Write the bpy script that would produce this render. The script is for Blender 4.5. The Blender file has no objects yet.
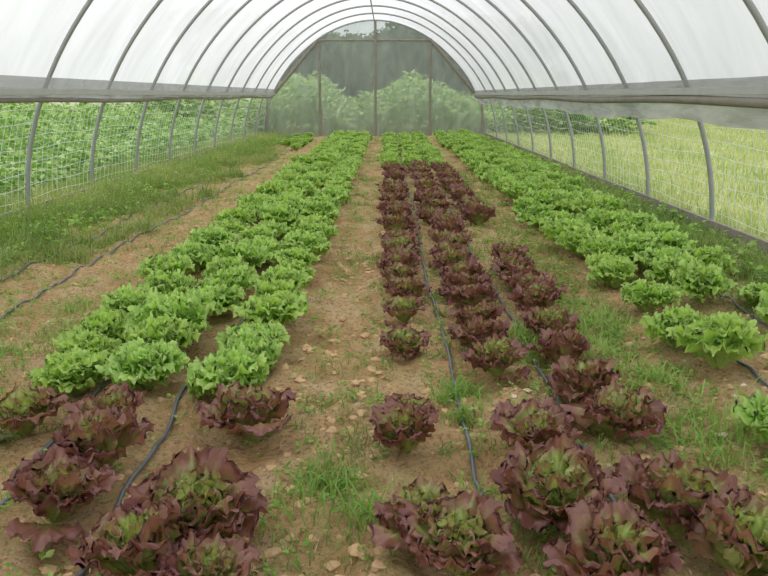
import bpy, math, random
import numpy as np
import bmesh
from mathutils import Vector, Euler
random.seed(11); rng=np.random.default_rng(7)
S=bpy.context.scene
S.view_settings.view_transform='Standard'
S.view_settings.look='None'
S.view_settings.exposure=0.0
COL=S.collection
CX=-0.45; RAD=4.05; YEND=27.9; YNEAR=-3.0

# ---------------------------------------------------------------- helpers
def link(o,parent=None):
    COL.objects.link(o)
    if parent: o.parent=parent
    return o
def empty(name,loc=(0,0,0)):
    e=bpy.data.objects.new(name,None); e.location=loc; e.empty_display_size=.1
    return link(e)
def mesh_np(name,V,F,mat,smooth=True,col=None,parent=None,colname='tint'):
    me=bpy.data.meshes.new(name)
    me.from_pydata(V.tolist() if hasattr(V,'tolist') else V,[],F.tolist() if hasattr(F,'tolist') else F)
    if col is not None:
        a=me.color_attributes.new(colname,'FLOAT_COLOR','POINT')
        a.data.foreach_set('color',np.asarray(col,dtype=np.float32).ravel())
    if smooth: me.polygons.foreach_set('use_smooth',[True]*len(me.polygons))
    if mat: me.materials.append(mat)
    me.update()
    o=bpy.data.objects.new(name,me)
    return link(o,parent)
def fast_mesh(name,V,quads,tris,mat,col,parent=None):
    me=bpy.data.meshes.new(name)
    nq=len(quads); nt=len(tris)
    me.vertices.add(len(V)); me.vertices.foreach_set('co',V.astype(np.float32).ravel())
    me.loops.add(nq*4+nt*3)
    li=np.concatenate([quads.ravel(),tris.ravel()]).astype(np.int32)
    me.loops.foreach_set('vertex_index',li)
    me.polygons.add(nq+nt)
    st=np.concatenate([np.arange(nq)*4, nq*4+np.arange(nt)*3]).astype(np.int32)
    me.polygons.foreach_set('loop_start',st)
    me.update(calc_edges=True); me.validate()
    a=me.color_attributes.new('tint','FLOAT_COLOR','POINT')
    a.data.foreach_set('color',col.astype(np.float32).ravel())
    me.polygons.foreach_set('use_smooth',[True]*len(me.polygons))
    me.materials.append(mat)
    o=bpy.data.objects.new(name,me)
    return link(o,parent)
def blades(name,P,L,W,lean,mat,parent=None):
    n=len(P); h=rng.uniform(0,2*np.pi,n); d=np.stack([np.cos(h),np.sin(h),0*h],1)
    s=np.stack([-np.sin(h),np.cos(h),0*h],1)*(W/2)[:,None]
    out=[]
    for t,w in ((0,.8),(.4,1),(.75,.7)):
        c=P+d*(lean*L*t**1.8)[:,None]+np.array([0,0,1])*(L*t*(1-.35*lean*t))[:,None]
        out+= [c-s*w,c+s*w]
    c=P+d*(lean*L)[:,None]+np.array([0,0,1])*(L*(1-.35*lean))[:,None]-np.array([0,0,1])*(lean*lean*L*.25)[:,None]
    out.append(c)
    V=np.stack(out,1).reshape(-1,3); b=(np.arange(n)*7)[:,None]
    q=np.concatenate([b+np.array([0,1,3,2]),b+np.array([2,3,5,4])]); t=b+np.array([4,5,6])
    r=np.clip(.5+.28*np.sin(P[:,0]*1.7+P[:,1]*.6)*np.cos(P[:,1]*1.1-P[:,0])+rng.normal(0,.2,n),0,1)[:,None]; c=np.concatenate([np.repeat(r,7,1)[...,None],np.tile(np.array([0,0,.4,.4,.75,.75,1.])[None,:,None],(n,1,1)),np.repeat(rng.random((n,1)),7,1)[...,None],np.ones((n,7,1))],2)
    return fast_mesh(name,V,q,t,mat,c.reshape(-1,4),parent)
def leaves(name,P,D,L,W,mat,parent=None,up=None):
    n=len(P); D=D/np.linalg.norm(D,axis=1,keepdims=True)
    U=rng.normal(0,.5,(n,3))+np.array([0,0,1.]) if up is None else up
    Sd=np.cross(D,U); Sd/=np.linalg.norm(Sd,axis=1,keepdims=True)+1e-9
    N=np.cross(Sd,D)
    out=[P]
    for t,w,dz in ((.3,.5,0),(.65,.42,-.06)):
        c=P+D*(L*t)[:,None]+N*(L*dz)[:,None]
        out+=[c-Sd*(W*w)[:,None]+N*(W*.15)[:,None],c-N*(W*.05)[:,None],c+Sd*(W*w)[:,None]+N*(W*.15)[:,None]]
    out.append(P+D*L[:,None]-N*(L*.2)[:,None])
    V=np.stack(out,1).reshape(-1,3); b=(np.arange(n)*8)[:,None]
    q=np.concatenate([b+np.array([1,2,5,4]),b+np.array([2,3,6,5])])
    t=np.concatenate([b+np.array([0,2,1]),b+np.array([0,3,2]),b+np.array([4,5,7]),b+np.array([5,6,7])])
    r=np.repeat(rng.random((n,1)),8,1)[...,None]; r2=np.repeat(rng.random((n,1)),8,1)[...,None]
    c=np.concatenate([r,np.tile(np.array([0,.3,.3,.3,.65,.65,.65,1.])[None,:,None],(n,1,1)),r2,np.ones((n,8,1))],2)
    return fast_mesh(name,V,q,t,mat,c.reshape(-1,4),parent)
def tube(name,pts,r,mat,parent=None,res=2,cyc=False):
    cu=bpy.data.curves.new(name,'CURVE'); cu.dimensions='3D'; cu.bevel_depth=r; cu.bevel_resolution=res; cu.use_fill_caps=True
    sp=cu.splines.new('POLY'); sp.points.add(len(pts)-1)
    for i,p in enumerate(pts): sp.points[i].co=(*p,1)
    sp.use_smooth=True
    cu.materials.append(mat)
    return link(bpy.data.objects.new(name,cu),parent)
def box(name,lo,hi,mat,parent=None,bev=.006):
    x0,y0,z0=lo; x1,y1,z1=hi
    V=[(x0,y0,z0),(x1,y0,z0),(x1,y1,z0),(x0,y1,z0),(x0,y0,z1),(x1,y0,z1),(x1,y1,z1),(x0,y1,z1)]
    F=[(0,3,2,1),(4,5,6,7),(0,1,5,4),(1,2,6,5),(2,3,7,6),(3,0,4,7)]
    o=mesh_np(name,V,F,mat,smooth=False,parent=parent)
    m=o.modifiers.new('bev','BEVEL'); m.width=bev; m.segments=2
    return o

# ---------------------------------------------------------------- materials
def newmat(name):
    m=bpy.data.materials.new(name); m.use_nodes=True; nt=m.node_tree; nt.nodes.clear()
    return m,nt,nt.nodes.new('ShaderNodeOutputMaterial')
def N(nt,t,**k):
    n=nt.nodes.new(t)
    for a,b in k.items():
        if a in n.inputs: n.inputs[a].default_value=b
        else: setattr(n,a,b)
    return n
def ramp(nt,src,stops):
    r=nt.nodes.new('ShaderNodeValToRGB'); e=r.color_ramp.elements
    while len(e)<len(stops): e.new(.5)
    for i,(p,c) in enumerate(stops): e[i].position=p; e[i].color=(*c,1)
    nt.links.new(src,r.inputs[0]); return r
def mixc(nt,f,a,b,mode='MIX'):
    m=nt.nodes.new('ShaderNodeMix'); m.data_type='RGBA'; m.blend_type=mode
    for i,s in ((0,f),(6,a),(7,b)):
        if isinstance(s,(int,float)): m.inputs[i].default_value=s
        elif isinstance(s,tuple): m.inputs[i].default_value=(*s,1)
        else: nt.links.new(s,m.inputs[i])
    return m.outputs[2]
def mth(nt,op,a,b=0.,c=None,clamp=False):
    m=nt.nodes.new('ShaderNodeMath'); m.operation=op; m.use_clamp=clamp
    for i,s in enumerate((a,b,c)):
        if s is None: continue
        if isinstance(s,(int,float)): m.inputs[i].default_value=s
        else: nt.links.new(s,m.inputs[i])
    return m.outputs[0]
def foliage_shader(nt,out,col,transl=.35,rough=.45,spec=.35,bump=None):
    p=N(nt,'ShaderNodeBsdfPrincipled'); p.inputs['Roughness'].default_value=rough; p.inputs['Specular IOR Level'].default_value=spec
    nt.links.new(col,p.inputs['Base Color'])
    t=nt.nodes.new('ShaderNodeBsdfTranslucent'); nt.links.new(mixc(nt,1.,col,(1.15,1.2,.7),'MULTIPLY'),t.inputs[0])
    mx=nt.nodes.new('ShaderNodeMixShader'); mx.inputs[0].default_value=transl
    nt.links.new(p.outputs[0],mx.inputs[1]); nt.links.new(t.outputs[0],mx.inputs[2]); nt.links.new(mx.outputs[0],out.inputs[0])
    if bump is not None:
        b=nt.nodes.new('ShaderNodeBump'); b.inputs['Strength'].default_value=.6; b.inputs['Distance'].default_value=.006
        nt.links.new(bump,b.inputs['Height']); nt.links.new(b.outputs[0],p.inputs['Normal'])
def leafmat(name,stops,tipcol=None,transl=.35,rough=.5):
    m,nt,o=newmat(name)
    a=N(nt,'ShaderNodeVertexColor',layer_name='tint'); s=nt.nodes.new('ShaderNodeSeparateColor'); nt.links.new(a.outputs[0],s.inputs[0])
    r=ramp(nt,s.outputs[0],stops); c=r.outputs[0]
    if tipcol: c=mixc(nt,mth(nt,'MULTIPLY',s.outputs[1],.35),c,tipcol)
    foliage_shader(nt,o,c,transl,rough,.25); return m
def lettuce_mat(name,red):
    m,nt,o=newmat(name)
    a=N(nt,'ShaderNodeVertexColor',layer_name='tint'); s=nt.nodes.new('ShaderNodeSeparateColor'); nt.links.new(a.outputs[0],s.inputs[0])
    edge,age,rnd=s.outputs
    tc=nt.nodes.new('ShaderNodeTexCoord'); no=N(nt,'ShaderNodeTexNoise',Scale=42.,Detail=4.); nt.links.new(tc.outputs['Object'],no.inputs[0])
    n2=N(nt,'ShaderNodeTexNoise',Scale=16.,Detail=5.,Roughness=.7); nt.links.new(tc.outputs['Object'],n2.inputs[0])
    oi=nt.nodes.new('ShaderNodeObjectInfo')
    if not red:
        e=mth(nt,'ADD',edge,mth(nt,'MULTIPLY',mth(nt,'SUBTRACT',no.outputs[0],.5),.4))
        r=ramp(nt,e,[(0,(.70,.80,.42)),(.35,(.38,.60,.12)),(.75,(.47,.73,.16)),(1,(.70,.89,.35))])
        c=mixc(nt,mth(nt,'MULTIPLY',rnd,.4),r.outputs[0],(.27,.50,.09))
        c=mixc(nt,mth(nt,'MULTIPLY',oi.outputs['Random'],.4),c,(.58,.74,.18))
        foliage_shader(nt,o,c,.38,.42,.4,no.outputs[0])
    else:
        e=mth(nt,'ADD',edge,mth(nt,'MULTIPLY',mth(nt,'SUBTRACT',n2.outputs[0],.5),.8))
        e=mth(nt,'ADD',e,mth(nt,'MULTIPLY',mth(nt,'SUBTRACT',age,.70),.80))
        e=mth(nt,'ADD',e,mth(nt,'MULTIPLY',mth(nt,'SUBTRACT',oi.outputs['Random'],.5),.22))
        r=ramp(nt,e,[(.10,(.58,.72,.22)),(.42,(.42,.50,.14)),(.58,(.38,.28,.12)),(.74,(.34,.15,.10)),(.98,(.25,.085,.085))])
        c=mixc(nt,mth(nt,'MULTIPLY',rnd,.35),r.outputs[0],(.42,.24,.17))
        foliage_shader(nt,o,c,.30,.34,.65,no.outputs[0])
    return m
def simple(name,col,rough=.5,metal=0.,noise=.0,scale=8.):
    m,nt,o=newmat(name); p=N(nt,'ShaderNodeBsdfPrincipled'); p.inputs['Roughness'].default_value=rough; p.inputs['Metallic'].default_value=metal
    tc=nt.nodes.new('ShaderNodeTexCoord'); no=N(nt,'ShaderNodeTexNoise',Scale=scale,Detail=5.); nt.links.new(tc.outputs['Object'],no.inputs[0])
    c=mixc(nt,no.outputs[0],tuple(x*(1-noise) for x in col),tuple(min(1,x*(1+noise)) for x in col))
    nt.links.new(c,p.inputs['Base Color']); nt.links.new(p.outputs[0],o.inputs[0]); return m
def film(name,transp,col,tcol,vary=.1,transl=.7,stretch=(.25,1.2,1.2),scale=2.2):
    m,nt,o=newmat(name)
    tc=nt.nodes.new('ShaderNodeTexCoord'); mp=nt.nodes.new('ShaderNodeMapping'); mp.inputs['Scale'].default_value=stretch
    nt.links.new(tc.outputs['Object'],mp.inputs[0])
    no=N(nt,'ShaderNodeTexNoise',Scale=scale,Detail=7.,Roughness=.62,Distortion=.6); nt.links.new(mp.outputs[0],no.inputs[0])
    f=ramp(nt,no.outputs[0],[(.3,(0,0,0)),(.7,(1,1,1))]).outputs[0]
    cc=mixc(nt,f,tuple(x*(1-vary) for x in col),col)
    tl=nt.nodes.new('ShaderNodeBsdfTranslucent'); nt.links.new(cc,tl.inputs[0])
    df=nt.nodes.new('ShaderNodeBsdfDiffuse'); nt.links.new(cc,df.inputs[0])
    m1=nt.nodes.new('ShaderNodeMixShader'); m1.inputs[0].default_value=transl; nt.links.new(df.outputs[0],m1.inputs[1]); nt.links.new(tl.outputs[0],m1.inputs[2])
    tr=N(nt,'ShaderNodeBsdfTransparent'); tr.inputs[0].default_value=(*tcol,1)
    m2=nt.nodes.new('ShaderNodeMixShader'); m2.inputs[0].default_value=transp; nt.links.new(m1.outputs[0],m2.inputs[1]); nt.links.new(tr.outputs[0],m2.inputs[2])
    nt.links.new(m2.outputs[0],o.inputs[0]); return m

M_green=lettuce_mat('green_lettuce_leaf',False)
M_red=lettuce_mat('red_lettuce_leaf',True)
M_grass=leafmat('weed_grass',[(0,(.15,.25,.05)),(.5,(.27,.38,.10)),(.8,(.38,.46,.16)),(1,(.56,.48,.27))])
M_field=leafmat('field_grass',[(0,(.28,.38,.12)),(.5,(.42,.50,.19)),(.85,(.56,.58,.28)),(1,(.66,.60,.36))])
M_weed=leafmat('broadleaf_weed',[(0,(.18,.34,.06)),(.6,(.31,.50,.11)),(1,(.45,.60,.20))])
M_thick=leafmat('thicket_leaf',[(0,(.14,.28,.08)),(.5,(.38,.54,.20)),(1,(.68,.80,.44))],transl=.4)
M_bean=leafmat('bean_leaf',[(0,(.11,.25,.06)),(.5,(.30,.48,.15)),(1,(.56,.70,.36))])
M_tree=leafmat('tree_leaf',[(0,(.03,.06,.03)),(.6,(.10,.16,.07)),(1,(.22,.31,.14))])
M_straw=leafmat('dry_straw',[(0,(.46,.35,.18)),(1,(.68,.56,.34))],transl=.1)
M_pipe=simple('galvanised_pipe',(.38,.39,.39),.5,.2,.15)
M_board=simple('weathered_board',(.29,.26,.22),.85,0,.3,6)
M_hip=simple('hip_board_paint',(.52,.52,.51),.7,0,.15,6)
M_drip=simple('drip_tube_plastic',(.12,.14,.165),.30,0,.3,20)
M_net=simple('net_cord',(.80,.83,.79),.6,0,.1)
M_bark=simple('bark',(.12,.09,.06),.9,0,.3)
M_clod=simple('dirt_clod',(.64,.43,.24),.95,0,.35,12)
M_stone=simple('pale_stone',(.74,.62,.46),.9,0,.2,20)
M_roof=film('greenhouse_film',.08,(.86,.87,.89),(.96,.97,.98),.20,.80,(.35,1.3,.35),1.3)
M_end=film('end_wall_film',.50,(.62,.66,.62),(.90,.93,.90),.35,.62,(1,1,.35))
M_roll=film('rolled_curtain_film',.12,(.70,.70,.70),(.9,.9,.9),.5,.4,(1,.5,3))
M_dark=film('curtain_flap_film',.25,(.46,.46,.45),(.8,.8,.8),.25,.5)

def soilmat():
    m,nt,o=newmat('soil')
    tc=nt.nodes.new('ShaderNodeTexCoord'); ob=tc.outputs['Object']
    def ns(sc,d=6.,r=.6):
        n=N(nt,'ShaderNodeTexNoise',Scale=sc,Detail=d,Roughness=r); nt.links.new(ob,n.inputs[0]); return n.outputs[0]
    a=ns(1.3); b=ns(7.,6.,.65); c=ns(45.,8.,.7)
    col=ramp(nt,a,[(.3,(.60,.375,.18)),(.5,(.70,.465,.24)),(.72,(.80,.58,.33))]).outputs[0]
    col=mixc(nt,mth(nt,'MULTIPLY',ramp(nt,b,[(.42,(0,0,0)),(.60,(1,1,1))]).outputs[0],.5),col,(.50,.295,.14))
    col=mixc(nt,mth(nt,'MULTIPLY',ramp(nt,ns(3.7,6.,.7),[(.48,(0,0,0)),(.64,(1,1,1))]).outputs[0],.6),col,(.84,.65,.41))
    col=mixc(nt,ramp(nt,c,[(.38,(1,1,1)),(.50,(0,0,0))]).outputs[0],col,(.39,.24,.12))
    s=nt.nodes.new('ShaderNodeSeparateXYZ'); nt.links.new(ob,s.inputs[0])
    n3=ns(2.4,6.,.7)
    wall=mth(nt,'MULTIPLY_ADD',mth(nt,'ABSOLUTE',mth(nt,'ADD',s.outputs[0],.45)),.42,-.95,clamp=True)
    g=mth(nt,'ADD',n3,mth(nt,'MULTIPLY',wall,.5))
    g=mth(nt,'ADD',g,mth(nt,'MULTIPLY',s.outputs[1],.006))
    gm=ramp(nt,g,[(.50,(0,0,0)),(.78,(.8,.8,.8))]).outputs[0]
    gm=mixc(nt,1.,gm,ramp(nt,ns(30.,5.),[(.35,(.2,.2,.2)),(.6,(1,1,1))]).outputs[0],'MULTIPLY')
    col=mixc(nt,gm,col,(.36,.40,.14))
    p=N(nt,'ShaderNodeBsdfPrincipled',Roughness=.95); p.inputs['Specular IOR Level'].default_value=.1
    nt.links.new(col,p.inputs['Base Color'])
    h=mth(nt,'ADD',mth(nt,'MULTIPLY',b,.6),mth(nt,'MULTIPLY',c,.5))
    bp=nt.nodes.new('ShaderNodeBump'); bp.inputs['Strength'].default_value=1.; bp.inputs['Distance'].default_value=.06
    nt.links.new(h,bp.inputs['Height']); nt.links.new(bp.outputs[0],p.inputs['Normal'])
    nt.links.new(p.outputs[0],o.inputs[0]); return m
M_soil=soilmat()
def fieldmat():
    m,nt,o=newmat('field_ground')
    tc=nt.nodes.new('ShaderNodeTexCoord'); n=N(nt,'ShaderNodeTexNoise',Scale=.6,Detail=8.,Roughness=.7); nt.links.new(tc.outputs['Object'],n.inputs[0])
    c=ramp(nt,n.outputs[0],[(.3,(.24,.31,.10)),(.5,(.36,.41,.17)),(.7,(.48,.44,.25))]).outputs[0]
    p=N(nt,'ShaderNodeBsdfPrincipled',Roughness=.95); nt.links.new(c,p.inputs['Base Color']); nt.links.new(p.outputs[0],o.inputs[0]); return m
M_fieldg=fieldmat()

# ---------------------------------------------------------------- ground
_k=rng.normal(0,1,(26,2)); _k/=np.linalg.norm(_k,axis=1,keepdims=True); _f=rng.uniform(3,34,26); _p=rng.uniform(0,6.28,26)
def gh(x,y):
    h=0*x
    for (a,b),f,p in zip(_k,_f,_p): h=h+.036/(f**.72)*np.sin(f*(a*x+b*y)+p+1.2*np.sin(.9*x+p)+1.1*np.sin(1.3*y-p))
    for c,w in ((-1.18,.8),(.55,.75),(2.25,.75)):
        h=h+.05*np.exp(-((x-c)/w)**4)
    return h
xs=np.linspace(CX-RAD-.05,CX+RAD+.05,300); ys=np.concatenate([np.linspace(YNEAR,1.4,60),np.linspace(1.42,8,400),np.linspace(8.06,YEND+.2,260)])
X,Y=np.meshgrid(xs,ys); Z=gh(X,Y)+rng.normal(0,.004,X.shape)
V=np.stack([X,Y,Z],2).reshape(-1,3); nx=len(xs)
i=(np.arange(len(ys)-1)[:,None]*nx+np.arange(nx-1)[None,:]).reshape(-1,1)
mesh_np('floor',V,np.concatenate([i,i+1,i+nx+1,i+nx],1),M_soil)
gx=np.array([-90,CX-RAD-.04,CX+RAD+.04,90.]); gy=np.array([-30,YNEAR,YEND+.15,150.])
V=[(a,b,-.02) for b in gy for a in gx]
F=[(r*4+c,r*4+c+1,r*4+c+5,r*4+c+4) for r in range(3) for c in range(3) if not(r==1 and c==1)]
mesh_np('field_ground',V,F,M_fieldg,smooth=False)

# ---------------------------------------------------------------- lettuce
def leaf_geo(L,Wm,th0,curl,az,z0,amp,age,nu,nv,ruf,cup,lobes):
    t=np.linspace(0.0,1,nu)**.85; s=np.linspace(-1,1,nv); T,Sx=np.meshgrid(t,s,indexing='ij')
    w=Wm*(.15+.85*np.sin(np.clip(T*1.2,0,1)*np.pi/2)**1.4)*(1-.38*np.clip((T-.74)/.26,0,1)**2)
    ly=T*(1-.20*Sx**2*T)*L; lx=Sx*w
    psi=np.arctan2(lx,ly-.45*L+1e-6)
    e=np.maximum(np.abs(Sx)**2*np.clip(T*2,0,1),T**3)
    p1,p2,p3=rng.uniform(0,6.28,3)
    fr=1+e*(.05*np.sin(lobes*psi+p3)+.045*np.sin(lobes*2.3*psi+p1))
    lx=lx*fr; ly=.45*L+(ly-.45*L)*fr
    off=amp*e*(np.sin(ruf*psi+p1)*.55+np.sin(ruf*2.1*psi+p2)*.42+np.sin(ruf*3.7*psi+p3)*.22)
    off+=.007*np.sin(T*11+Sx*4+p1)*T+.0045*np.sin(T*21+Sx*11+p2)*T+.003*np.sin(T*33-Sx*19+p3)*T
    off+=cup*np.abs(Sx)**2*w
    tt=np.clip(ly/L,0,1.1); tn=np.linspace(0,1.1,40); th=th0-curl*tn**2.4
    cr=np.concatenate([[0],np.cumsum(np.cos(th[:-1])*np.diff(tn))])*L; cz=np.concatenate([[0],np.cumsum(np.sin(th[:-1])*np.diff(tn))])*L
    R=np.interp(tt,tn,cr); Zc=np.interp(tt,tn,cz); TH=np.interp(tt,tn,th)
    r=R+.012-off*np.sin(TH)*1.0; z=Zc+z0+off*np.cos(TH)
    x=r; y=lx
    ca,sa=np.cos(az),np.sin(az)
    Vv=np.stack([x*ca-y*sa,x*sa+y*ca,np.maximum(z,.004)],2).reshape(-1,3)
    edge=np.clip(.62*T**1.4+.42*e,0,1)
    rib=np.exp(-(Sx*w/.009)**2)*(1-T)**.6
    edge=edge*(1-.9*rib)
    C=np.stack([edge,np.full_like(T,age),np.full_like(T,rng.random()),np.ones_like(T)],2).reshape(-1,4)
    i=(np.arange(nu-1)[:,None]*nv+np.arange(nv-1)[None,:]).reshape(-1,1)
    return Vv,np.concatenate([i,i+1,i+nv+1,i+nv],1),C
def lettuce_mesh(name,red):
    Vs=[];Fs=[];Cs=[];k=0; n=(26 if red else 32)+int(rng.integers(-3,4)); vr=rng.uniform(.9,1.12); op=rng.normal(0,3)
    for j in range(n):
        a=(j+.5)/n; age=a
        az=j*2.39996+rng.normal(0,.22)
        if red:
            L=.235*(.66+.42*a)*rng.uniform(.86,1.1); th0=math.radians(84-40*a**1.2+op+rng.normal(0,6)); curl=math.radians(10+40*a+rng.normal(0,12)); W=L*(.43+.08*a)*vr; amp=.023*vr; ruf=7; cup=.24-.22*a; lob=15
        else:
            L=.225*(.72+.34*a)*rng.uniform(.86,1.1); th0=math.radians(87-40*a**1.4+op+rng.normal(0,6)); curl=math.radians(22+52*a+rng.normal(0,12)); W=L*(.48+.09*a)*vr; amp=.027*vr; ruf=8; cup=.22-.26*a; lob=17
        v,f,c=leaf_geo(L,W,th0,curl,az,.008+.02*(1-a),amp,age,15,31,ruf,cup,lob)
        Vs.append(v);Fs.append(f+k);Cs.append(c);k+=len(v)
    V=np.concatenate(Vs);F=np.concatenate(Fs);C=np.concatenate(Cs)
    me=bpy.data.meshes.new(name); me.from_pydata(V.tolist(),[],F.tolist())
    a=me.color_attributes.new('tint','FLOAT_COLOR','POINT'); a.data.foreach_set('color',C.astype(np.float32).ravel())
    me.polygons.foreach_set('use_smooth',[True]*len(me.polygons)); me.materials.append(M_red if red else M_green)
    return me
GM=[lettuce_mesh('green_lettuce_head',False) for _ in range(9)]
RM=[lettuce_mesh('red_lettuce_head',True) for _ in range(8)]
def head(parent,red,x,y,s=1.,j=.02):
    x+=random.gauss(0,j); y+=random.gauss(0,j)
    o=bpy.data.objects.new('head',random.choice(RM if red else GM))
    o.location=(x,y,float(gh(np.array(x),np.array(y)))-.006); o.rotation_euler=(random.gauss(0,.08),random.gauss(0,.08),random.uniform(0,6.28))
    o.scale=(s,s,s*random.uniform(.98,1.22)); link(o,parent)
def row(name,red,x,ylist,s=1.):
    e=empty(name)
    for y in ylist:
        head(e,red,x,y,s*random.uniform(.86,1.14),.04)
    return e
def rng_y(a,b,st,skip=()):
    o=[];y=a
    while y<b:
        if not any(p<=y<=q for p,q in skip): o.append(y)
        y+=st*random.uniform(.9,1.1)
    return o
# left green bed
row('green_lettuce_row',False,-1.61,[3.50,3.83,4.16,4.50]+rng_y(5.22,26.8,.37),1.12)
row('green_lettuce_row',False,-1.18,[3.46,3.80,4.13,4.48,4.82]+rng_y(5.28,26.8,.37),1.16)
row('green_lettuce_row',False,-.75,[3.46,3.80,4.14,4.48,4.84]+rng_y(5.38,26.8,.37),1.08)
for lst in ([(-1.60,3.05,1.05)],[(-1.20,3.03,.88),(-1.10,2.64,.97),(-1.16,2.32,1.03)],[(-.61,3.02,1.1),(-.64,2.25,1.12),(-.74,1.99,.98),(-.54,1.93,.78)]):
    e=empty('red_lettuce_row')
    for x,y,s in lst: head(e,True,x,y,s,0)
# centre red bed
e=empty('red_lettuce_row')
for x,y,s in [(.22,2.02,.97),(.13,2.20,.88),(.10,2.91,.84),(.10,3.20,.64),(.105,4.10,.72),(.11,4.75,.78),(.11,5.12,.9),(.10,5.5,.9),(.12,5.9,.95)]: head(e,True,x,y,s,.01)
for y in rng_y(6.25,14.6,.36): head(e,True,.11,y,random.uniform(.85,1.08),.03)
e=empty('red_lettuce_row')
for x,y,s in [(.69,1.97,1.),(.60,2.32,1.04),(.61,2.80,1.0),(.57,3.72,.9),(.56,4.10,.92),(.575,4.50,.9),(.58,4.9,.95),(.585,5.3,1),(.58,5.65,.95)]: head(e,True,x,y,s,.01)
for y in rng_y(6.05,14.6,.36): head(e,True,.58,y,random.uniform(.85,1.08),.03)
e=empty('red_lettuce_row')
for x,y,s in [(1.10,1.98,1.04),(.99,2.27,1.06),(1.0,3.02,1.04),(.95,3.38,.95),(.99,3.95,.88),(1.0,4.35,.92),(1.02,4.75,.92),(1.03,5.15,.92),(1.03,5.6,1),(1.03,6.0,.95),(1.04,6.4,.9)]: head(e,True,x,y,s,.01)
for y in rng_y(8.4,14.6,.37): head(e,True,1.04,y,random.uniform(.85,1.05))
for x in (.08,.55,1.04): row('green_lettuce_row',False,x,rng_y(15.,26.8,.40),1.05)
# right green bed
e=row('green_lettuce_row',False,1.8,[4.93]+rng_y(5.65,26.8,.37),1.15)
head(e,False,1.79,3.84,1.2,0); head(e,False,1.72,4.22,1.05,0); head(e,False,1.66,2.90,1.05,0)
row('green_lettuce_row',False,2.25,[5.20,5.60]+rng_y(6.05,26.8,.37),1.15)
row('green_lettuce_row',False,2.60,[4.68,5.06]+rng_y(6.15,26.8,.37,((9.9,10.4),)),1.15)
row('green_lettuce_row',False,3.15,rng_y(14.,26.5,.45),.85)
row('green_lettuce_row',False,-2.6,rng_y(21.,26.5,.45),.85)
row('green_lettuce_row',False,-3.0,rng_y(22.5,26.5,.45),.85)

# ---------------------------------------------------------------- drip tubes
def drip(x,y0,y1,wob=.02,dx=0.):
    ph=random.uniform(0,6); pts=[]
    y=y0
    while y<y1:
        xx=x+dx*y+wob*math.sin(y*1.1+ph)+wob*.3*math.sin(y*2.7+ph*2)
        g=max(float(gh(np.array(xx+q),np.array(y))) for q in (-.02,0,.02))
        pts.append((xx,y,g+.012+.004*max(0,math.sin(y*1.9+ph)))); y+=.12
    tube('drip_irrigation_line',pts,.0090,M_drip)
for x,w in ((-3.2,.04),(-2.66,.03),(-1.40,.03),(-.95,.03),(.335,.02),(.815,.015),(1.93,.03),(2.42,.05)): drip(x,.3,27.,w)

# ---------------------------------------------------------------- greenhouse frame
def prof(a): return 1-.03*math.sin(2*a)**2
gf=empty('greenhouse_frame',(0,0,0))
SK=1.1
def arc(r,y_l,y_r,n=56):
    o=[]
    for k in range(n+1):
        a=math.pi*k/n; q=r*prof(a)
        o.append((CX+q*math.cos(a), y_r+(y_l-y_r)*(1-math.cos(a))/2, q*math.sin(a)-(.05 if k in(0,n) else 0)))
    return o
hoopY=[8.25+2.1*k for k in range(-5,9)]
for k,y in enumerate(hoopY):
    tube('hoop_%d'%k,arc(RAD,y+SK,y),.027,M_pipe,gf,3)
tube('hoop_end',arc(RAD,YEND,YEND),.03,M_pipe,gf,3)
tube('ridge_purlin',[(CX,YNEAR,RAD-.05),(CX,YEND,RAD-.05)],.02,M_pipe,gf)
for x in (-2.42,-.42,1.55):
    a=math.acos((x-CX)/RAD); z=math.sqrt(RAD**2-(x-CX)**2)*prof(a); tube('end_post_%d'%int(x*10),[(x,YEND,-.05),(x,YEND,z)],.045,M_board,gf)
for x in (CX-3.90,CX+3.90): tube('corner_post_%d'%int(x),[(x,YEND,-.05),(x,YEND,1.45)],.045,M_board,gf)
tube('end_header',[(CX-2.0,YEND,3.38),(CX+2.0,YEND,3.38)],.035,M_board,gf)
for sg in (-1,1): tube('end_brace_%d'%sg,[(CX+sg*2.0,YEND-.02,3.38),(CX+sg*3.66,YEND-.02,1.5)],.06,M_board,gf)
for nm,x in (('baseboard_left',CX-RAD+.03),('baseboard_right',CX+RAD-.03)):
    b=empty(nm)
    y=YNEAR;k=0
    while y<YEND-.1:
        y2=min(y+3.6,YEND); box('plank_%d'%k,(x-.022,y,-.03),(x+.022,y2-.012,.17+random.uniform(-.01,.01)),M_board,b); y=y2;k+=1
def wx(z):
    a=math.asin(min(.99,z/RAD)); return RAD*prof(a)*math.cos(a)
for nm,sg in (('hip_board_left',-1),('hip_board_right',1)):
    x=CX+sg*(wx(1.5)-.12)
    b=empty(nm); box('plank',(x-.02,YNEAR,1.50),(x+.02,YEND,1.575),M_hip,b)
# roof film
a0=math.asin(1.53/RAD); A=np.linspace(a0,math.pi-a0,90); YS=np.arange(YNEAR,YEND+.01,.10)
AA,YY=np.meshgrid(A,YS)
ph=((YY-8.25-SK*(1-np.cos(AA))/2)/2.1)%1.0
rr=RAD*(1-.03*np.sin(2*AA)**2)+.035-.05*np.sin(ph*np.pi)**2+.006*np.sin(YY*9+AA*14)+.006*np.sin(YY*17-AA*9)*np.sin(AA*5)
V=np.stack([CX+rr*np.cos(AA),YY,rr*np.sin(AA)],2).reshape(-1,3); n=len(A)
i=(np.arange(len(YS)-1)[:,None]*n+np.arange(n-1)[None,:]).reshape(-1,1)
mesh_np('ceiling',V,np.concatenate([i,i+1,i+n+1,i+n],1),M_roof)
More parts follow.
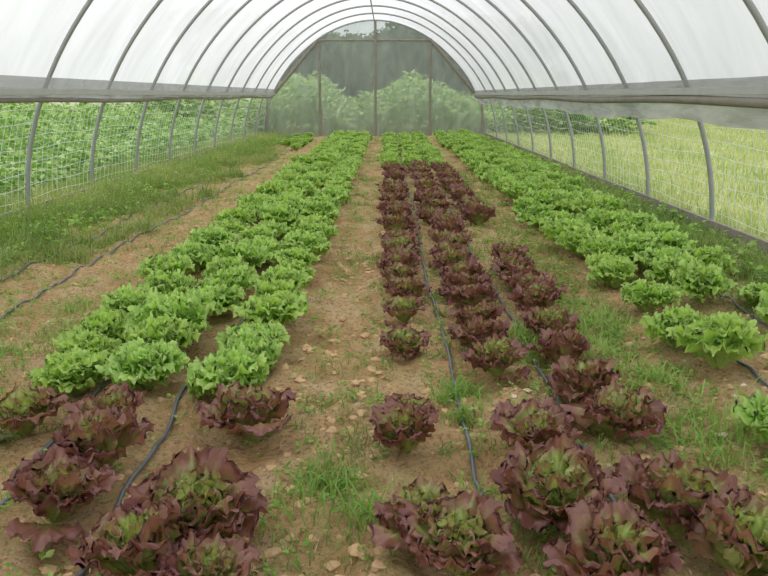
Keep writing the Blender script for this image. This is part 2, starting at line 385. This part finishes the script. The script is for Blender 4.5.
# end wall film
zs=np.linspace(0,1,30); aa=np.linspace(math.pi,0,90); V=[]
for zz in zs:
    for a in aa:
        q=RAD*prof(a)*.998; x=CX+q*math.cos(a); V.append((x,YEND+.05+.03*math.sin(a*23)+.012*math.sin(zz*30+a*50),q*math.sin(a)*zz))
n=len(aa); i=(np.arange(len(zs)-1)[:,None]*n+np.arange(n-1)[None,:]).reshape(-1,1)
mesh_np('wall_back',V,np.concatenate([i,i+1,i+n+1,i+n],1),M_end)
# side curtains
def curtain(name,xf,z0,z1,mat,nz=10,wv=1.):
    ys=np.arange(YNEAR,YEND,.08); zs=np.linspace(0,1,nz); V=[]
    for y in ys:
        zl=z0+wv*(.03*math.sin(y*.9)+.015*math.sin(y*3.1))
        for q in zs:
            z=zl+(z1-zl)*q; V.append((xf(z)+.018*math.sin(y*5+q*4)+.012*math.sin(y*1.7+q*9),y,z))
    i=(np.arange(len(ys)-1)[:,None]*nz+np.arange(nz-1)[None,:]).reshape(-1,1)
    return mesh_np(name,V,np.concatenate([i,i+1,i+nz+1,i+nz],1),mat)
cR=lambda z: CX+wx(z)-.09
cL=lambda z: CX-wx(z)+.09
curtain('side_curtain',cR,1.20,1.50,M_roll); curtain('side_curtain',cL,1.41,1.50,M_roll,wv=.5)
curtain('curtain_flap',cR,1.575,1.65,M_dark,5,0.); curtain('curtain_flap',cL,1.575,1.70,M_dark,5,0.)
def rollt(x,z):
    return [(x+.01*math.sin(y*.8),y,z+.015*math.sin(y*.9)) for y in np.arange(YNEAR,YEND,.3)]
tube('curtain_roll_pipe',rollt(cR(1.42)-.05,1.44),.045,M_board); tube('curtain_roll_pipe',rollt(cL(1.38)+.02,1.43),.03,M_board)
# side netting
def netting(name,sg):
    cu=bpy.data.curves.new(name,'CURVE'); cu.dimensions='3D'; cu.bevel_depth=.0030; cu.bevel_resolution=0
    def X(z,y): return CX+sg*(wx(z)+.035)+.012*math.sin(y*2+z*5)
    def add(p):
        s=cu.splines.new('POLY'); s.points.add(len(p)-1)
        for q,c in zip(s.points,p): q.co=(*c,1)
    for z in np.arange(.08,1.5,.155):
        add([(X(z,y),y,z+.015*math.sin(y*3+z*9)) for y in np.arange(YNEAR,YEND,.25)])
    for y in np.arange(YNEAR,YEND,.16):
        add([(X(z,y),y+.02*math.sin(z*6+y*3),z) for z in np.linspace(0,1.5,8)])
    cu.materials.append(M_net); link(bpy.data.objects.new(name,cu))
netting('side_net',-1); netting('side_net',1)

# ---------------------------------------------------------------- weeds
def pts(n,x0,x1,y0,y1,pw=1.):
    x=rng.uniform(x0,x1,n); y=y0+(y1-y0)*rng.random(n)**pw; return np.stack([x,y,gh(x,y)-.004],1)
def clump(P,th):
    v=np.sin(P[:,0]*2.3+1.7*np.sin(P[:,1]*.8))+np.sin(P[:,1]*1.9+2*np.sin(P[:,0]*1.4+1))+.5*np.sin(P[:,0]*7+P[:,1]*5)
    return P[v>th]
def tufts(nt,x0,x1,y0,y1,nb,spread,pw=1.3,th=-9):
    c=clump(pts(nt,x0,x1,y0,y1,pw),th); k=rng.integers(nb//2,nb,len(c)); P=np.repeat(c,k,0); P[:,:2]+=rng.normal(0,spread,(len(P),2)); P[:,2]=gh(P[:,0],P[:,1])-.004; return P
def grow(name,P,l0,l1,w,mat,lean=(.15,.9)):
    n=len(P); return blades(name,P,rng.uniform(l0,l1,n),rng.uniform(.6,1.2,n)*w,rng.uniform(*lean,n),mat)
P=np.concatenate([tufts(1500,CX-RAD+.08,-3.4,3.5,27.5,30,.07,1.3,-1.5),tufts(1100,-3.9,-2.7,4,27,26,.06,1.3,-.4)])
grow('edge_grass',P,.05,.26,.008,M_grass,(.3,1.3))
P=np.concatenate([tufts(330,CX-RAD+.08,-3.6,4,27.5,26,.10),tufts(90,CX-RAD+.1,-3.9,8,16,26,.10)])
grow('tall_edge_grass',P,.2,.46,.008,M_grass,(.2,1.))
P=np.concatenate([tufts(1200,2.95,3.5,3.5,27.5,26,.06,1.3,-1.5),tufts(400,2.6,3.2,3.5,27,18,.05,1.3,-.3)])
grow('edge_grass',P,.06,.26,.008,M_grass,(.3,1.3))
P=np.concatenate([tufts(520,-3.3,-1.9,2.6,27,20,.05,1.3,-.4),tufts(520,1.2,1.65,2.2,17,20,.05,1.2,-.6),tufts(460,-.5,-.1,6,27,16,.05,1.1,-.6),tufts(110,-.45,0,1.9,7,22,.05,1.2,-.5),tufts(230,.7,1.5,2.4,8,18,.05),tufts(300,2.2,3.2,2.6,12,16,.06),tufts(60,.2,.5,2,5.5,18,.03),tufts(300,.0,1.6,7,25,12,.05),tufts(26,-1.9,-1.4,2.1,3.3,20,.03)])
grow('path_weeds',P,.02,.085,.0055,M_grass,(.3,1.5))
P=np.concatenate([tufts(9,.72,.95,4.0,4.8,40,.05),tufts(20,1.15,1.5,3.6,4.9,46,.07),tufts(7,.28,.45,3.2,3.6,40,.04),tufts(9,-.38,-.05,2.3,2.75,40,.05),tufts(8,.0,.4,2.25,2.5,34,.04),tufts(6,-1.85,-1.6,2.3,2.8,30,.04),tufts(14,1.3,1.8,2.4,3.4,34,.06),tufts(24,-2.6,-2.0,3.6,5.2,30,.07)])
grow('weed_clumps',P,.04,.17,.0065,M_weed,(.3,1.3))
def seedlings(name,nt,areas,sc=1.,hz=.05):
    Ps=[];Ds=[];L=[]
    for (x0,x1,y0,y1,f,pw) in areas:
        c=pts(int(nt*f),x0,x1,y0,y1,pw)
        for q in c:
            k=random.randint(5,12); s=random.uniform(.5,1.2)*sc
            for _ in range(k):
                a=random.uniform(0,6.28); r=random.uniform(0,.03)*s; z=random.uniform(.005,hz)*s
                Ps.append((q[0]+r*math.cos(a),q[1]+r*math.sin(a),q[2]+z)); Ds.append((math.cos(a),math.sin(a),random.uniform(-.1,.8))); L.append(random.uniform(.014,.034)*s)
    L=np.array(L); return leaves(name,np.array(Ps),np.array(Ds),L,L*.6,M_weed)
seedlings('seedling_weeds',4600,[(-3.4,-1.85,2.3,20,.35,1.3),(1.15,1.65,2.0,14,.15,1.3),(-.5,0,1.9,14,.08,1.),(2.1,3.3,2.5,14,.15,1.3),(.2,1.5,2.0,12,.20,1.2),(-1.9,-.4,1.9,3.4,.03,1),(-4.3,-3.3,5,22,.35,1.3),(-2.1,-1.6,2.2,3.1,.02,1)])
seedlings('broadleaf_edge_weeds',900,[(-4.35,-3.2,5,24,.6,1.2),(2.95,3.45,4,20,.4,1.2)],2.2,.09)
n=480; P=pts(n,-1.9,1.6,1.8,9,1.5); P[:,2]+=.008
D=np.stack([rng.normal(0,1,n),rng.normal(0,1,n),rng.normal(0,.05,n)],1); L=rng.uniform(.04,.17,n)
leaves('dry_straw',P,D,L,np.full(n,.005),M_straw,up=np.tile([0,0,1.],(n,1)))
bm=bmesh.new(); bmesh.ops.create_icosphere(bm,subdivisions=2,radius=1); iv=np.array([v.co[:] for v in bm.verts]); jf=np.array([[v.index for v in f.verts] for f in bm.faces]); bm.free()
def rocks(name,Q,r0,r1,mat,pw=4):
    Vs=[];Fs=[];k=0
    for q in Q:
        r=r0+r1*random.random()**pw; v=iv*(1+.3*np.sin(iv[:,[1,2,0]]*3+rng.uniform(0,6,3))+rng.normal(0,.10,iv.shape))*r*np.array([1,1,.6])+q+np.array([0,0,r*.15])
        Vs.append(v);Fs.append(jf+k);k+=len(v)
    mesh_np(name,np.concatenate(Vs),np.concatenate(Fs),mat,smooth=False)
rocks('soil_clods',np.concatenate([pts(4600,-3.4,3.2,1.8,11,1.5),pts(600,-.5,0,1.8,7,1.2),pts(300,1.2,1.7,2,7,1.2)]),.004,.026,M_clod)
rocks('pale_stones',np.concatenate([pts(30,1.1,1.9,2.4,5,1.),pts(12,.60,.80,3.2,3.5,1.),pts(40,-2.6,2.6,2,6,1.)]),.008,.018,M_stone,2)

# ---------------------------------------------------------------- outside
Ps=[];Ds=[];Ls=[]
for rx,per,sz,hh in ((-5.5,230,.11,.80),(-6.7,220,.12,1.0),(-8.0,200,.13,1.1),(-9.6,160,.15,1.15),(-11.3,130,.17,1.2),(-13.5,100,.19,1.25),(-16.3,90,.22,1.3),(-20,80,.26,1.35),(-25,70,.3,1.4)):
    ln=26 if rx>-10.5 else 42; n=int(per*ln); y=rng.uniform(2,2+ln,n); bumpy=.72+.28*np.sin(y*2.1+rx*3)*np.cos(y*.7+rx); H=hh*bumpy
    a=rng.uniform(0,2*np.pi,n); r=np.sqrt(rng.random(n)); z=rng.random(n)**.7
    x=rx+np.cos(a)*r*.5*(1-.3*z); Ps.append(np.stack([x,y,z*H+.02],1)); Ds.append(np.stack([np.cos(a),np.sin(a),rng.uniform(-.5,.5,n)],1)); Ls.append(rng.uniform(.7,1.3,n)*sz)
L=np.concatenate(Ls); leaves('bean_plant_rows',np.concatenate(Ps),np.concatenate(Ds),L,L*.8,M_bean)
n=80000; u=rng.random(n)**1.6; x=3.75+u*22; y=rng.uniform(2,50,n); P=np.stack([x,y,np.full(n,-.02)],1)
grow('meadow_grass',P,.06,.32,.018,M_field,(.2,1.1))
n=9000; x=-4.6-rng.random(n)*.5; y=rng.uniform(3,28,n); P=clump(np.stack([x,y,np.full(n,-.02)],1),-.6); grow('verge_grass',P,.12,.45,.010,M_grass)
n=26000; x=rng.uniform(-10,10,n); y=rng.uniform(29,37,n); H=(1.3+.5*np.sin(x*1.3)+.35*np.sin(x*3.1+y)+.25*(y-29)/4)*rng.random(n)**.6
a=rng.uniform(0,6.28,n); leaves('tall_weed_thicket',np.stack([x,y,np.maximum(H,0)],1),np.stack([np.cos(a),np.sin(a),rng.uniform(-.4,.7,n)],1),rng.uniform(.14,.36,n),rng.uniform(.08,.22,n),M_thick)
def tree(x,y,h,r):
    e=empty('broadleaf_tree',(x,y,0))
    tube('trunk',[(0,0,-.1),(.1,0,h*.3),(.0,.1,h*.7)],.16,M_bark,e)
    for k in range(5):
        a=k*1.3; tube('branch_%d'%k,[(.05,0,h*.28+k*.2),(math.cos(a)*r*.6,math.sin(a)*r*.6,h*.5+k*.25)],.07,M_bark,e)
    Pp=[]
    for k in range(22):
        c=np.array([random.gauss(0,r*.5),random.gauss(0,r*.5),h*random.uniform(.28,.92)]); q=rng.normal(0,1,(420,3)); q/=np.linalg.norm(q,axis=1,keepdims=True); Pp.append(c+q*(rng.random((420,1))**.4)*r*.42*np.array([1,1,.75]))
    Pp=np.concatenate(Pp); n=len(Pp); leaves('foliage',Pp,rng.normal(0,1,(n,3)),rng.uniform(.22,.42,n),rng.uniform(.15,.26,n),M_tree,e)
for x,y,h,r in ((-8.5,45,6.0,3),(-3.5,46,5.0,2.8),(1.5,44,5.4,3),(6.5,46,5.5,3),(-1,54,5.6,3.2),(4.5,54,5.9,3.2),(-6,54,6.0,3.2)): tree(x,y,h,r)

# ---------------------------------------------------------------- light
w=bpy.data.worlds.new('overcast_sky'); S.world=w; w.use_nodes=True; nt=w.node_tree
bg=nt.nodes['Background']; tc=nt.nodes.new('ShaderNodeTexCoord'); sp=nt.nodes.new('ShaderNodeSeparateXYZ'); nt.links.new(tc.outputs['Generated'],sp.inputs[0])
r=ramp(nt,sp.outputs[2],[(0,(.80,.84,.86)),(.25,(.88,.92,.97)),(1,(1,1,1))]); nt.links.new(r.outputs[0],bg.inputs[0]); bg.inputs[1].default_value=1.15
sd=bpy.data.lights.new('sun','SUN'); sd.energy=1.9; sd.angle=math.radians(40); sd.color=(1,.96,.90)
so=bpy.data.objects.new('sun',sd); so.rotation_euler=(math.radians(-18),math.radians(-22),0); link(so)

# ---------------------------------------------------------------- camera
cd=bpy.data.cameras.new('camera'); cd.sensor_width=36; cd.lens=36*750/768; cd.clip_end=400
co=bpy.data.objects.new('camera',cd); co.location=(0,0,1.5); co.rotation_euler=(math.radians(90-14.43),0,math.radians(.23)); link(co); S.camera=co
